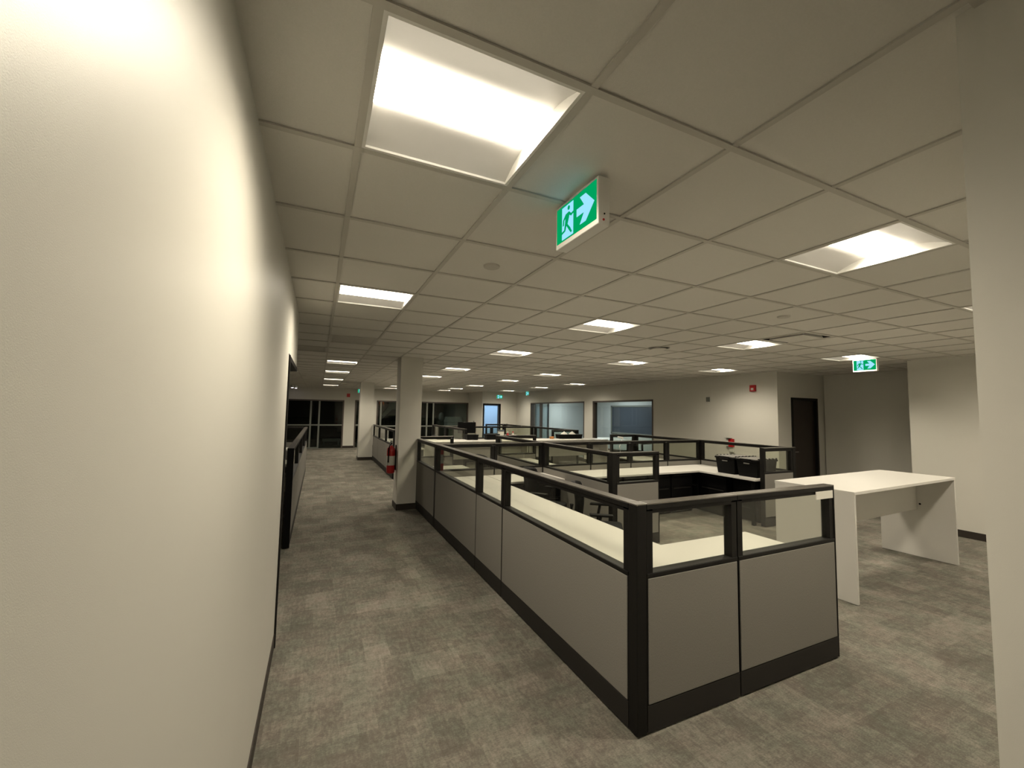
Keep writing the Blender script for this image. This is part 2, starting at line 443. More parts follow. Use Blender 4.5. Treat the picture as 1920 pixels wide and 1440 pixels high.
# ---- exit signs.  Local frame: face in the plane x = 0 facing -x, far end at +y, hangs below z = 0
def make_exit(label, loc, rotz=0):
    L_, Hh, D = .325, .200, .058
    t = thing('exit_sign', label, 'exit sign', loc, rotz)
    MB().box(0, D, 0, L_, -Hh, 0).build('housing', M['whitepnt'], t, bevel=.004)
    MB().box(.012, D - .012, .10, .23, 0, .03).build('mounting_canopy', M['whitepnt'], t)
    x = -.0012
    u = lambda a: L_ - .010 - a*(L_ - .020)     # a: 0 left (far) .. 1 right (near)
    v = lambda b: -Hh + .022 + b*(Hh - .034)
    def poly(pts, d):
        pp = [(u(a), v(b)) for a, b in pts]
        return MB().prism(pp, 'x', -d, 0.0002)
    g = poly([(0, 0), (1, 0), (1, 1), (0, 1)], .0010).build('legend_panel', M['exitgreen'], t); fix_normals(g)
    arrow = poly([(.54, .40), (.54, .60), (.72, .60), (.62, .86), (.76, .86), (.955, .50), (.76, .14), (.62, .14), (.72, .40)], .0022)
    a = arrow.build('arrow', M['exitblue'], g); fix_normals(a)
    d = poly([(.15, .04), (.45, .04), (.45, .94), (.15, .94)], .0018).build('doorway', M['exitblue'], g); fix_normals(d)
    man = MB()
    def mp(pts): man.prism([(u(a_), v(b_)) for a_, b_ in pts], 'x', -.0030, -.0010)
    mp([(.335 + .030*math.cos(q*PI/6), .83 + .062*math.sin(q*PI/6)) for q in range(12)])
    mp([(.255, .70), (.345, .72), (.355, .62), (.305, .40), (.235, .42)])             # trunk
    mp([(.345, .72), (.355, .62), (.395, .56), (.465, .60), (.46, .65), (.40, .63)])   # leading arm
    mp([(.255, .70), (.27, .63), (.215, .55), (.205, .42), (.175, .42), (.185, .58)])  # trailing arm
    mp([(.305, .40), (.255, .42), (.355, .18), (.395, .10), (.42, .13), (.375, .26)])  # leading leg
    mp([(.235, .44), (.285, .42), (.245, .24), (.11, .18), (.10, .235), (.215, .285)]) # trailing leg
    mo = man.build('running_figure', M['exitgreen'], g); fix_normals(mo)
    MB().lathe([(.0035, 0), (.0035, .002)], n=10).build('test_button', M['black'], t).location = (.03, -.0005, -Hh + .045)
    b = kids(t)[-1]; b.rotation_euler = (PI/2, 0, 0)
    MB().lathe([(.005, 0), (.005, .002)], n=10).build('indicator', M['red'], t)
    b = kids(t)[-1]; b.location = (.026, -.0005, -Hh + .02); b.rotation_euler = (PI/2, 0, 0)
    return t
EX = make_exit('largest green exit sign with running figure and arrow, hanging beside the first ceiling light', (.975, 1.313, C - .012))
EX['group'] = 'green exit signs'
dup(EX, (7.97, 3.48, C - .015), 0, 'green exit sign with arrow hanging in front of the alcove at the right')
dup(EX, (8.45, 16.4, C - .02), 0, 'tiny green exit sign beside the right wall above the farther window')
def back_exit(loc, rotz, lab):
    dup(EX, loc, rotz, lab)
back_exit((8.0, 18.28, 2.58), PI/2, 'tiny green exit sign above the blue lit door')
back_exit((1.90, 20.2, C - .02), PI/2, 'tiny cyan green exit sign beside the far pillar')

# ------------------------------------------------------------------ pillars
def pillar(x0, x1, y0, y1, n):
    t = thing('pillar', n, 'pillar', (x0, y0, 0))
    MB().box(0, x1-x0, 0, y1-y0, 0, C).build('shaft', M['wall'], t)
    a, b = x1-x0, y1-y0
    mb = MB()
    mb.box(-.01, a+.01, -.01, 0, 0, .105); mb.box(-.01, a+.01, b, b+.01, 0, .105); mb.box(-.01, 0, 0, b, 0, .105); mb.box(a, a+.01, 0, b, 0, .105)
    mb.build('skirting', M['base'], t)
pillar(1.31, 1.70, 7.575, 7.965, 'square painted pillar nearer the camera, with a fire extinguisher on its side')
pillar(1.30, 1.76, 15.40, 15.86, 'square painted pillar farther down the aisle')

# ------------------------------------------------------------------ partitions
ZT = 1.25; TH = .07
def panel(x0, y0, x1, y1, label, group='grey fabric and glass workstation panels', ends=(0, 0), endcap=False):
    """panel whose centre line runs from (x0,y0) to (x1,y1)"""
    L = math.hypot(x1-x0, y1-y0); rz = math.atan2(y1-y0, x1-x0)
    t = thing('partition_panel', label, 'partition panel', (x0, y0, 0), rz, group)
    h = TH/2; g = .003
    MB().box(g, L-g, -h, h, .012, .152).build('base_raceway', M['darkmatte'], t, bevel=.002)
    MB().box(g, L-g, -h+.004, h-.004, .152, .86).build('core_frame', M['dark'], t)
    for s in (-1, 1):
        MB().box(.011, L-.011, s*(h-.014), s*(h+.001), .158, .832).build('fabric_face', M['fabric'], t, bevel=.002)
    m = MB().box(g, L-g, -h, h, .838, .858)
    m.build('sill', M['dark'], t, bevel=.002)
    m = MB()
    sw = .048
    m.box(g, sw, -h+.006, h-.006, .858, 1.205); m.box(L-sw, L-g, -h+.006, h-.006, .858, 1.205)
    m.box(sw, L-sw, -h+.006, h-.006, 1.192, 1.216)
    m.build('glazing_frame', M['dark'], t)
    MB().box(sw, L-sw, -.003, .003, .858, 1.195).build('glass_pane', M['glass'], t)
    r_ = MB().box(0, L, -h-.001, h+.001, 1.215, 1.242).build('top_rail', M['dark'], t, bevel=.002)
    MB().box(0, L, -h-.002, h+.002, 1.242, ZT).build('highlight_cap', M['rail'], r_, bevel=.002)  # paler top layer paints the light reflected off the rail
    if endcap:
        MB().box(L, L+.008, -h, h, 0.01, ZT).build('end_trim', M['dark'], t)
    return t
def post(x, y, label):
    t = thing('corner_post', label, 'partition post', (x, y, 0), 0, 'dark posts joining the workstation panels')
    h = TH/2
    MB().box(-h, h, -h, h, .012, ZT - .008).build('shaft', M['dark'], t, bevel=.003)
    MB().box(-h-.002, h+.002, -h-.002, h+.002, ZT-.008, ZT).build('cap', M['rail'], t, bevel=.003)  # same lightened reflection colour as the rail tops
    MB().lathe([(.012, 0), (.012, .012)], n=12).build('levelling_foot', M['black'], t)

post(1.675, 1.879, 'nearest corner post of the front workstation block')
panel(1.712, 1.879, 2.468, 1.879, 'nearest front facing panel, left one of the pair by the aisle corner')
panel(2.472, 1.879, 3.535, 1.879, 'front facing panel at the right end, with a pale tag on its glass', endcap=True)
panel(1.675, 1.916, 1.675, 3.705, 'long aisle side panel nearest the camera')
panel(1.675, 3.709, 1.675, 4.435, 'narrow aisle side panel between two long ones')
panel(1.675, 4.439, 1.675, 6.225, 'long aisle side panel farther from the camera')
post(1.675, 6.262, 'aisle side post just right of the near pillar')
panel(1.675, 6.299, 1.675, 7.565, 'aisle side panel that runs up to the near pillar')
# cross run
Y1 = 6.262
panel(1.712, Y1, 2.60, Y1, 'cross panel next to the aisle, behind the front left desk')
panel(2.604, Y1, 3.49, Y1, 'cross panel left of the central spine post')
post(3.53, Y1, 'central post where spine and cross panels meet')
xs = [3.567, 4.48, 5.40, 6.33, 7.243]
names = ['first cross panel right of the central post', 'second cross panel right of the central post', 'third cross panel right of the central post', 'cross panel touching the rear right corner post']
for a, b, n in zip(xs, xs[1:], names): panel(a+.002, Y1, b-.002, Y1, n)
post(7.28, Y1, 'rear right corner post in front of the right wall')
# spine and returns of the front block
post(3.53, 4.42, 'post at the front end of the central spine')
panel(3.53, 4.457, 3.53, 6.225, 'central spine panel between the two front workstations')
panel(3.567, 4.42, 4.29, 4.42, 'short return panel at the front of the central spine', endcap=True)
post(7.28, 4.40, 'front right corner post beside the black bins')
panel(7.28, 4.437, 7.28, 6.225, 'right hand side panel behind the black bins')
panel(7.243, 4.40, 6.50, 4.40, 'short return panel in front of the black bins', endcap=True)
# second row
panel(3.53, 6.299, 3.53, 8.26, 'spine panel running back from the central post')
post(3.53, 8.297, 'post at the rear end of the spine')
panel(3.567, 8.297, 4.45, 8.297, 'short return panel at the rear end of the spine', endcap=True)
panel(1.74, 8.20, 2.50, 8.20, 'short return panel right behind the near pillar', endcap=True)
panel(7.28, 6.299, 7.28, 8.20, 'side panel behind the rear right corner post, before the window')
post(7.28, 8.237, 'post in front of the nearer right window')
panel(7.243, 8.237, 6.52, 8.237, 'short return panel in front of the nearer right window', endcap=True)
# far block
GF = 'far block of grey workstation panels'
post(1.80, 11.0, 'post at the near end of the far aisle side run')
for k in range(3):
    panel(1.80, 11.04 + k*1.45, 1.80, 11.04 + (k+1)*1.45 - .005, ['far aisle side panel beside the extinguisher', 'middle far aisle side panel', 'far aisle side panel next to the far pillar'][k], GF)
post(3.88, 11.5, 'post at the near end of the far spine')
panel(3.88, 11.54, 3.88, 13.55, 'near panel of the far spine', GF)
panel(3.88, 13.6, 3.88, 15.3, 'rear panel of the far spine', GF)
for k in range(2):
    panel(3.92 + k*1.63, 13.6, 3.92 + (k+1)*1.63 - .005, 13.6, ['left far cross panel in front of the far door', 'right far cross panel in front of the far door'][k], GF)
post(7.20, 10.72, 'near post of the far right side run')
panel(7.20, 10.76, 7.20, 13.4, 'near panel of the far right side run, before the farther window', GF)
panel(7.20, 13.405, 7.20, 16.15, 'rear panel of the far right side run', GF)
panel(7.16, 10.72, 6.32, 10.72, 'short return panel with a dark tissue box behind it', GF, endcap=True)
post(7.20, 16.2, 'rear post of the far right side run')
panel(7.16, 16.2, 6.35, 16.2, 'farthest return panel in front of the end wall', GF, endcap=True)
# block at the left of the aisle
GL = 'panels at the left of the aisle beyond the wall'
for k in range(4):
    panel(-.30, 6.0 + k*1.75, -.30, 6.0 + (k+1)*1.75 - .005, ['nearest panel left of the aisle beyond the wall end', 'second panel left of the aisle beyond the wall end', 'third panel left of the aisle beyond the wall end', 'farthest panel left of the aisle beyond the wall end'][k], GL)
t = MB().box(-.338, -.262, 5.985, 5.998, .012, ZT).build('end_trim_strip', M['black']); tag(t, 'black end trim closing the nearest left aisle panel', 'partition trim')
panel(-.36, 12.95, -2.6, 12.95, 'cross panel at the rear left of the aisle', GL)

# pale tag on the front right glass
t = MB().box(3.31, 3.515, 1.838, 1.8435, 1.158, 1.213).build('paper_tag', M['paper']); tag(t, 'pale rectangular tag at the top right of the front glass panel', 'tag')

# ------------------------------------------------------------------ desks
ZD = .745
def desk(name, label, outline, legs=(), z=ZD, group='white worktops of the workstations'):
    """outline polygon (world xy); top 30 mm thick; legs = list of (x,y) or panels (x0,x1,y0,y1)"""
    cx = sum(p[0] for p in outline)/len(outline); cy = sum(p[1] for p in outline)/len(outline)
    t = thing(name, label, 'desk', (cx, cy, 0), 0, group)
    o = MB().prism([(x-cx, y-cy) for x, y in outline], 'z', z-.03, z).build('worktop', M['white'], t, bevel=.003); fix_normals(o)
    for l in legs:
        if len(l) == 2: MB().box(l[0]-cx-.025, l[0]-cx+.025, l[1]-cy-.025, l[1]-cy+.025, 0, z-.03).build('leg', M['black'], t, bevel=.003)
        else: MB().box(l[0]-cx, l[1]-cx, l[2]-cy, l[3]-cy, 0.002, z-.03).build('support_panel', M['black'], t)
    return t
desk('desk', 'long white worktop along the aisle side panels', [(1.716, 1.92), (3.44, 1.92), (3.44, 2.50), (2.46, 2.50), (2.46, 6.22), (1.716, 6.22)],
     [(3.40, 2.44), (2.42, 5.5), (1.76, 3.7, )])
desk('desk', 'white worktop in the corner left of the central spine', [(2.47, 5.52), (3.49, 5.52), (3.49, 6.22), (2.47, 6.22)], [(2.98, 5.56)])
desk('desk', 'white U shaped worktop carrying the black bins', [(3.57, 4.46), (4.02, 4.46), (4.02, 5.52), (6.38, 5.52), (6.38, 4.44), (7.24, 4.44), (7.24, 6.22), (3.57, 6.22)],
     [(3.9, 4.52), (6.44, 4.52)])
desk('desk', 'white worktop on the aisle side of the second row', [(1.716, 6.31), (2.50, 6.31), (2.50, 7.55), (1.716, 7.55)], [(2.45, 7.5)])
desk('desk', 'white worktop right of the rear spine', [(3.57, 6.31), (4.3, 6.31), (4.3, 8.25), (3.57, 8.25)], [(4.25, 8.2)])
desk('desk', 'white worktop in the rear right corner of the second row', [(6.50, 6.31), (7.24, 6.31), (7.24, 8.18), (6.50, 8.18)], [(6.55, 8.1)])
desk('desk', 'white worktop behind the far aisle side panels', [(1.84, 11.05), (2.6, 11.05), (2.6, 15.3), (1.84, 15.3)], [(2.55, 11.1), (2.55, 15.2)])
desk('desk', 'white worktop left of the far spine', [(3.1, 11.6), (3.84, 11.6), (3.84, 15.3), (3.1, 15.3)], [(3.15, 11.7)])
desk('desk', 'white worktop in front of the far cross panels', [(3.92, 12.85), (7.15, 12.85), (7.15, 13.55), (3.92, 13.55)], [(4.0, 12.9)])
desk('desk', 'grey lit worktop left of the aisle behind the wall end', [(-2.4, 8.6), (-.36, 8.6), (-.36, 9.3), (-2.4, 9.3)], [(-2.3, 8.7)])
desk('desk', 'low worktop left of the aisle, farther one', [(-2.4, 11.6), (-.36, 11.6), (-.36, 12.3), (-2.4, 12.3)], [(-2.3, 11.7)])

# tall white tables
def tall_table(label, cx, cy, rz, L=2.44, Wd=.745, Ht=1.05):
    t = thing('standing_table', label, 'table', (cx, cy, 0), rz, 'tall white panel leg tables')
    a, b = L/2, Wd/2
    MB().box(-a, a, -b, b, Ht-.03, Ht).build('tabletop', M['white'], t, bevel=.0025)
    for s in (-1, 1):
        MB().box(s*a, s*(a-.03), -b+.004, b-.004, 0.003, Ht-.03).build('side_panel', M['white'], t, bevel=.002)
    MB().box(-a+.03, a-.03, -.012, .012, Ht-.45, Ht-.03).build('modesty_panel', M['white'], t)
    for s in (-1, 1):
        m = MB().lathe([(.010, 0), (.012, .004)], n=12).build('fixing_cap', M['black'], t)
        m.location = (s*(a-.031), -.045, Ht-.38); m.rotation_euler = (0, -s*PI/2, 0)
    return t
tall_table('tall white table at the right beside the front workstation', 5.865, 2.68, math.radians(2.6))
tall_table('tall white table behind the second row, left one of two end to end', 3.58, 9.68, 0)
tall_table('tall white table behind the second row, right one of two end to end', 6.05, 9.68, 0)

# pedestals
def pedestal(label, x0, x1, y0, y1, ht=.70, front='y'):
    t = thing('drawer_pedestal', label, 'drawer unit', ((x0+x1)/2, (y0+y1)/2, 0), 0, 'black drawer units under the worktops')
    a, b = (x1-x0)/2, (y1-y0)/2
    MB().box(-a, a, -b, b, .01, ht).build('body', M['black'], t, bevel=.003)
    n = 3 if ht > .6 else 2
    z = .03
    for k in range(n):
        hh = (ht-.04)/n - .006
        if front == 'y': dr = MB().box(-a+.006, a-.006, -b-.016, -b, z, z+hh).build('drawer', M['blackpl'], t, bevel=.003)
        else: dr = MB().box(-a-.016, -a, -b+.006, b-.006, z, z+hh).build('drawer', M['blackpl'], t, bevel=.003)
        if front == 'y': MB().box(-a+.05, a-.05, -b-.026, -b-.016, z+hh-.03, z+hh-.018).build('handle', M['darkmatte'], dr)
        else: MB().box(-a-.026, -a-.016, -b+.05, b-.05, z+hh-.03, z+hh-.018).build('handle', M['darkmatte'], dr)
        z += hh + .008
pedestal('black drawer unit under the corner worktop left of the spine', 3.02, 3.46, 5.60, 6.18)
pedestal('black drawer unit next to the aisle worktop at the back', 2.50, 2.96, 5.62, 6.18)
for k in range(5):
    pedestal('black drawer unit under the rear cross worktop, %s from the spine' % ['first', 'second', 'third', 'fourth', 'fifth'][k], 3.62+k*.54, 4.14+k*.54, 5.62, 6.18)
pedestal('black drawer unit under the bins, farther one', 6.50, 7.18, 5.05, 5.60, front='x')
pedestal('black drawer unit under the bins, nearer one', 6.64, 7.20, 4.56, 5.02, front='x')
pedestal('black drawer unit in the rear right corner under the worktop', 6.50, 7.18, 5.64, 6.18, front='x')

# ------------------------------------------------------------------ office chairs
def make_chair(label, loc, rz):
    t = thing('office_chair', label, 'chair', loc, rz, 'black office chairs')
    s = MB().prism([(-.24, -.22), (-.20, -.25), (.20, -.25), (.24, -.22), (.25, .18), (.20, .24), (-.20, .24), (-.25, .18)], 'z', .43, .50).build('seat', M['seatfab'], t, bevel=.02); fix_normals(s)
    # curved backrest (at +y)
    mb = MB(); nz, nx = 8, 8; vs = []; fs = []
    for k, d in ((0, 0.), (1, .045)):
        for j in range(nz+1):
            v = j/nz; z = .56 + .42*v; wd = .235*(1 - .22*v**3)
            for i in range(nx+1):
                u = -1 + 2*i/nx
                vs.append((u*wd, .255 + .03*math.sin(v*PI) * -1 - .055*u*u + .03*v + d, z - (.03*u*u if j == nz else 0)))
    st = (nz+1)*(nx+1)
    for j in range(nz):
        for i in range(nx):
            a = j*(nx+1)+i; fs.append((a, a+1, a+nx+2, a+nx+1)); fs.append((a+st, a+nx+1+st, a+nx+2+st, a+1+st))
    for i in range(nx):
        a = i; fs.append((a, a+st, a+1+st, a+1)); a = nz*(nx+1)+i; fs.append((a, a+1, a+1+st, a+st))
    for j in range(nz):
        a = j*(nx+1); b = a+nx+1; fs.append((a, b, b+st, a+st)); a += nx; b += nx; fs.append((a, a+st, b+st, b))
    b = mb.add(vs, fs).build('backrest', M['blackpl'], t, smooth=True); fix_normals(b)
    MB().tube([(0, .12, .42), (0, .27, .43), (0, .33, .52), (0, .32, .72)], .022).build('back_support', M['blackpl'], t, smooth=True)
    for s in (-1, 1):
        MB().tube([(s*.16, .03, .43), (s*.28, .03, .44), (s*.29, .02, .55), (s*.28, .0, .665)], .016).build('arm_support', M['blackpl'], t, smooth=True)
        p = MB().prism([(s*.245, -.13), (s*.315, -.13), (s*.32, .11), (s*.25, .12)], 'z', .665, .69).build('armrest', M['blackpl'], t, bevel=.01); fix_normals(p)
    MB().lathe([(.03, .10), (.03, .28), (.02, .28), (.02, .43)], n=16).build('gas_lift', M['blackpl'], t)
    for k in range(5):
        a = 2*PI*k/5 + .3
        MB().tube([(0, 0, .12), (.16*math.cos(a), .16*math.sin(a), .105), (.30*math.cos(a), .30*math.sin(a), .075)], .02).build('leg', M['blackpl'], t, smooth=True)
        c = MB().lathe([(.026, -.022), (.028, -.01), (.028, .01), (.026, .022)], n=14).build('caster', M['black'], t)
        c.location = (.30*math.cos(a), .30*math.sin(a), .029); c.rotation_euler = (PI/2, 0, a)
    return t
ch = make_chair('black office chair facing the aisle side worktop, nearer one', (2.93, 3.89, 0), math.radians(54))
dup(ch, (2.91, 5.10, 0), math.radians(40), 'black office chair in front of the corner worktop, its curved back showing above the rail')
dup(ch, (2.98, 7.25, 0), math.radians(100), 'black office chair in the second row seen through the cross panel glass')

# ------------------------------------------------------------------ black tote bins
def tote(label, loc, rz):
    t = thing('storage_bin', label, 'storage bin', loc, rz, 'black lidded storage bins')
    a, b, ht = .27, .195, .30
    m = MB().frustum((-a+.045, a-.045, -b+.03, b-.03), 0, (-a+.015, a-.015, -b+.01, b-.01), ht-.04)
    m.frustum((-a, a, -b, b), ht-.04, (-a, a, -b, b), ht-.012)
    m.build('tub', M['blackpl'], t, bevel=.004)
    for s in (-1, 1):
        m = MB().prism([(s*.004, -b+.005), (s*(a-.008), -b+.005), (s*(a-.008), b-.005), (s*.004, b-.005)], 'z', ht-.012, ht+.004)
        f = m.build('lid_flap', M['lidgrey'], t, bevel=.003); fix_normals(f)
    m = MB()
    for k in range(6):
        x = -a + .06 + k*.09
        for s in (-1, 1): m.box(x-.012, x+.012, s*(b-.002), s*(b-.02), ht-.01, ht+.014)
    m.build('hinge_lugs', M['blackpl'], t)
    MB().box(-a+.008, -a+.020, -.05, .05, ht-.085, ht-.068).build('label_slot', M['lidgrey'], t)
    for s in (-1, 1): MB().prism([(s*(a-.012), ht-.05), (s*(a+.026), ht-.012), (s*(a+.026), ht), (s*(a-.012), ht-.004)], 'y', -.09, .09).build('grip', M['blackpl'], t); fix_normals(kids(t)[-1])
    return t
tb = tote('black lidded storage bin on the right worktop, farther one', (6.78, 5.10, ZD), 0)
dup(tb, (6.78, 4.69, ZD), 0, 'black lidded storage bin on the right worktop, behind the short glass panel')
tb.scale = (1, 1, 1)

# ------------------------------------------------------------------ fire extinguisher
def extinguisher(label, loc, rz=0, sc=1.):
    t = thing('fire_extinguisher', label, 'fire extinguisher', loc, rz); t.scale = (sc,)*3
    c = MB().lathe([(.05, 0), (.063, .012), (.065, .03), (.065, .36), (.058, .40), (.03, .43), (.02, .445)], n=24).build('cylinder', M['red'], t, smooth=True)
    MB().lathe([(.0662, .13), (.0662, .28)], n=24).build('label_band', M['label'], t)
    MB().lathe([(.018, .44), (.022, .455), (.016, .475)], n=14).build('valve', M['chrome'], t)
    MB().box(-.012, .012, -.085, .03, .478, .492).box(-.010, .010, -.075, .03, .505, .517).build('handle', M['black'], t, bevel=.002)
    MB().tube([(0, .03, .47), (.03, .07, .46), (.05, .075, .40), (.05, .07, .18)], .010).build('hose', M['black'], t, smooth=True)
    MB().box(-.08, -.066, -.02, .02, .05, .45).build('wall_bracket', M['black'], t)
    return t
E1 = extinguisher('red fire extinguisher with white label on the side of the near pillar', (1.22, 7.78, .62), PI, 1.12)
dup(E1, (6.93, 19.3, .72), PI, 'tiny red fire extinguisher on the far wall left of the blue door')

# ------------------------------------------------------------------ wall devices
def wallbox(name, label, cat, loc, rz, wd, ht, d, mat, sub=None):
    t = thing(name, label, cat, loc, rz)
    MB().box(-wd/2, wd/2, -d, 0, -ht/2, ht/2).build('casing', mat, t, bevel=.004)
    if sub: MB().box(-wd*.22, wd*.22, -d-.006, -d, -ht*.30, ht*.05).build('strobe', sub, t)
    return t
wallbox('fire_alarm', 'red fire alarm with strobe high on the right wall near the alcove corner', 'fire alarm', (XR, 6.15, 2.385), -PI/2, .13, .145, .05, M['red'], M['label'])
wallbox('fire_alarm', 'red fire alarm high on the far wall beside the dark storefront', 'fire alarm', (1.20, YF, 2.40), 0, .14, .16, .05, M['red'])
wallbox('thermostat', 'small grey box high on the middle of the right wall', 'wall control', (XR, 7.35, 2.16), -PI/2, .09, .11, .03, M['alum'])
wallbox('light_switch', 'small dark switch plate right of the blue door', 'light switch', (8.32, 18.45, 1.13), 0, .07, .12, .015, M['storefront'])
t = thing('manual_call_point', 'red and white call point on the right wall above the black bins', 'call point', (XR, 6.74, 1.13), -PI/2)
MB().box(-.03, .09, -.06, 0, -.10, .09).build('casing', M['red'], t, bevel=.004)
MB().box(-.09, -.03, -.062, 0, -.08, .09).build('side_plate', M['label'], t, bevel=.003)
MB().box(-.03, .08, -.03, 0, -.22, -.10).build('junction_box', M['label'], t, bevel=.003)
MB().box(-.10, .04, -.10, 0, .10, .108).build('cover_flap', M['alum'], t)

# ------------------------------------------------------------------ door in the alcove
t = thing('door_2', 'dark brown door in the shaded alcove', 'door', (9.775, 5.66, 0)); t['kind'] = 'structure'
m = MB(); m.box(-.475, -.425, -.06, .08, 0, 2.18).box(.425, .475, -.06, .08, 0, 2.18).box(-.475, .475, -.06, .08, 2.13, 2.18); m.build('door_frame', M['dark'], t)
MB().box(-.425, .425, 0, .045, .008, 2.13).build('door_leaf', simple('dark_walnut', (.022, .014, .009), .45, noise=.3, nscale=12), t)
MB().tube([(-.37, -.001, 1.0), (-.37, -.05, 1.0), (-.26, -.05, 1.0)], .009).build('door_handle', M['chrome'], t, smooth=True)

# ------------------------------------------------------------------ windows of the right wall
def window_y(name, label, y0, y1, zb, zt, mull=()):
    t = thing(name, label, 'window', (XR, (y0+y1)/2, 0)); t['kind'] = 'structure'
    c = (y0+y1)/2; f = .05
    m = MB().box(-.008, .16, y0-c, y0-c+f, zb, zt).box(-.008, .16, y1-c-f, y1-c, zb, zt).box(-.008, .16, y0-c, y1-c, zt-f, zt).box(-.008, .16, y0-c, y1-c, zb, zb+f)
    m.build('window_frame', M['storefront'], t)
    for q in mull: MB().box(.0, .12, q-c-.03, q-c+.03, zb, zt-f).build('mullion', M['storefront'], t)
    MB().box(.075, .081, y0-c+f, y1-c-f, zb+f, zt-f).build('window_pane', M['winglass'], t)
window_y('window_1', 'nearer dark framed window in the right wall', 9.25, 12.2, .55, 2.2)
window_y('window_2', 'farther dark framed window in the right wall with a side light', 12.72, 17.0, .1, 2.2, (16.1,))
# the office behind them
struct('wall_office', MB().box(12.6, 12.75, 5.77, 25, 0, C + .12).box(XR + .15, 12.6, 8.3, 8.42, 0, C+.12).box(XR + .15, 12.6, 24.9, 25, 0, C+.12).box(XR + .15, XR + .25, 18.6, 24.9, 0, C+.12), M['coolwall'])
t = thing('office_window', 'blue grey dark window on the back wall of the glazed office', 'window', (12.58, 14.2, 0)); 
MB().box(-.02, .02, -1.6, 1.6, .9, 2.1).build('pane', M['bluegrey'], t); MB().box(-.05, -.02, -1.65, -1.58, .85, 2.15).box(-.05, -.02, 1.58, 1.65, .85, 2.15).box(-.05, -.02, -1.65, 1.65, 2.08, 2.15).box(-.05, -.02, -1.65, 1.65, .85, .92).build('frame', M['alum'], t)
desk('office_table', 'white table inside the glazed office behind the nearer window', [(10.2, 11.2), (11.3, 11.2), (11.3, 14.5), (10.2, 14.5)], [(10.3, 11.3), (11.2, 11.3), (10.3, 14.4), (11.2, 14.4)], group='tables in the glazed office')
t = thing('glass_partition', 'dark framed glass partition inside the office behind the farther window', 'partition', (10.8, 18.6, 0))
m = MB()
for x in (-1.7, -.9, -.1): m.box(x-.04, x+.04, -.04, .04, 0, 2.3)
m.box(-1.74, -.06, -.04, .04, 2.22, 2.3).box(-1.74, -.06, -.04, .04, 0, .08); m.build('frame', M['storefront'], t)
MB().box(-1.7, -.1, -.003, .003, .08, 2.22).build('pane', M['winglass'], t)
for (x, y, n) in ((10.9, 14.6, 'ceiling panel light inside the glazed office, nearer one'), (10.9, 21.0, 'ceiling panel light inside the glazed office, farther one')):
    t = thing('panel_light', n, 'ceiling light', (x, y, C - .01))
    MB().box(-.32, .32, -.32, .32, -.01, .008).build('frame', M['whitepnt'], t); MB().box(-.29, .29, -.29, .29, -.014, -.010).build('lens', M['coollamp'], t)

# ------------------------------------------------------------------ blue door
t = thing('door_3', 'glazed door glowing pale blue at the far right corner', 'door', (7.52, 18.5, 0)); t['kind'] = 'structure'
m = MB().box(-.46, -.41, -.06, .1, 0, 2.15).box(.41, .46, -.06, .1, 0, 2.15).box(-.46, .46, -.06, .1, 2.09, 2.15); m.build('door_frame', M['black'], t)
m = MB().box(-.41, -.36, 0, .045, 0.01, 2.09).box(.33, .41, 0, .045, .01, 2.09).box(-.41, .41, 0, .045, 2.05, 2.09).box(-.41, .41, 0, .045, .01, .22); m.build('door_leaf', M['bluegrey'], t)
MB().box(-.36, .33, .018, .024, .22, 2.05).build('door_pane', M['winglass'], t)
MB().box(.0, .36, -.05, -.02, 1.0, 1.06).build('push_bar', M['bluegrey'], t)
struct('wall_blue_light_box', MB().box(7.14, 8.9, 20.3, 20.4, 0, C+.12).box(8.85, 8.95, 18.6, 20.4, 0, C+.12), simple('white_wall_plain', (.8, .8, .8), .9))  # made-up white box behind the door, catches the added blue light
t = thing('added_blue_light', 'added unseen blue light panel standing in for daylight behind the blue door', 'light', (7.95, 19.0, C - .03)); MB().box(-.35, .35, -.25, .25, 0, .02).build('lens', emit('added_blue_lens', (.40, .62, 1.), 34.), t)  # added lamp standing in for dusk daylight beyond the door

# ------------------------------------------------------------------ far storefront
def storefront(name, label, x0, x1, zb, zt, verts, rails):
    t = thing(name, label, 'storefront', ((x0+x1)/2, YF+.06, 0)); t['kind'] = 'structure'
    c = (x0+x1)/2; f = .06
    m = MB().box(x0-c, x0-c+f, -.065, .06, zb, zt).box(x1-c-f, x1-c, -.065, .06, zb, zt).box(x0-c, x1-c, -.065, .06, zt-f, zt); m.build('window_frame', M['storefront'], t)
    for v in verts: MB().box(v-c-.035, v-c+.035, -.05, .05, zb, zt-f).build('mullion', M['alum'], t)
    for (a, b, z) in rails: MB().box(a-c, b-c, -.03, .03, z-.03, z+.03).build('transom', M['alum'], t)
    MB().box(x0-c+f, x1-c-f, -.003, .003, zb+.02, zt-f).build('window_pane', M['darkglass'], t)
storefront('window_3', 'dark glazed storefront at the far end of the aisle', -2.6, 1.04, 0, 2.17, (-1.3, -.32, .02), [(-.32, 1.0, 1.04), (-2.6, -.32, 1.04), (-2.6, .02, .03)])
storefront('window_4', 'dark glazed door between storefront and far pillar', 1.50, 2.32, 0, 2.19, (), [(1.5, 2.3, 1.04)])
storefront('window_5', 'wide dark window in the far wall behind the pillars', 2.46, 7.0, .1, 2.2, (2.66, 4.86, 5.18), [(2.5, 7.0, 1.0)])
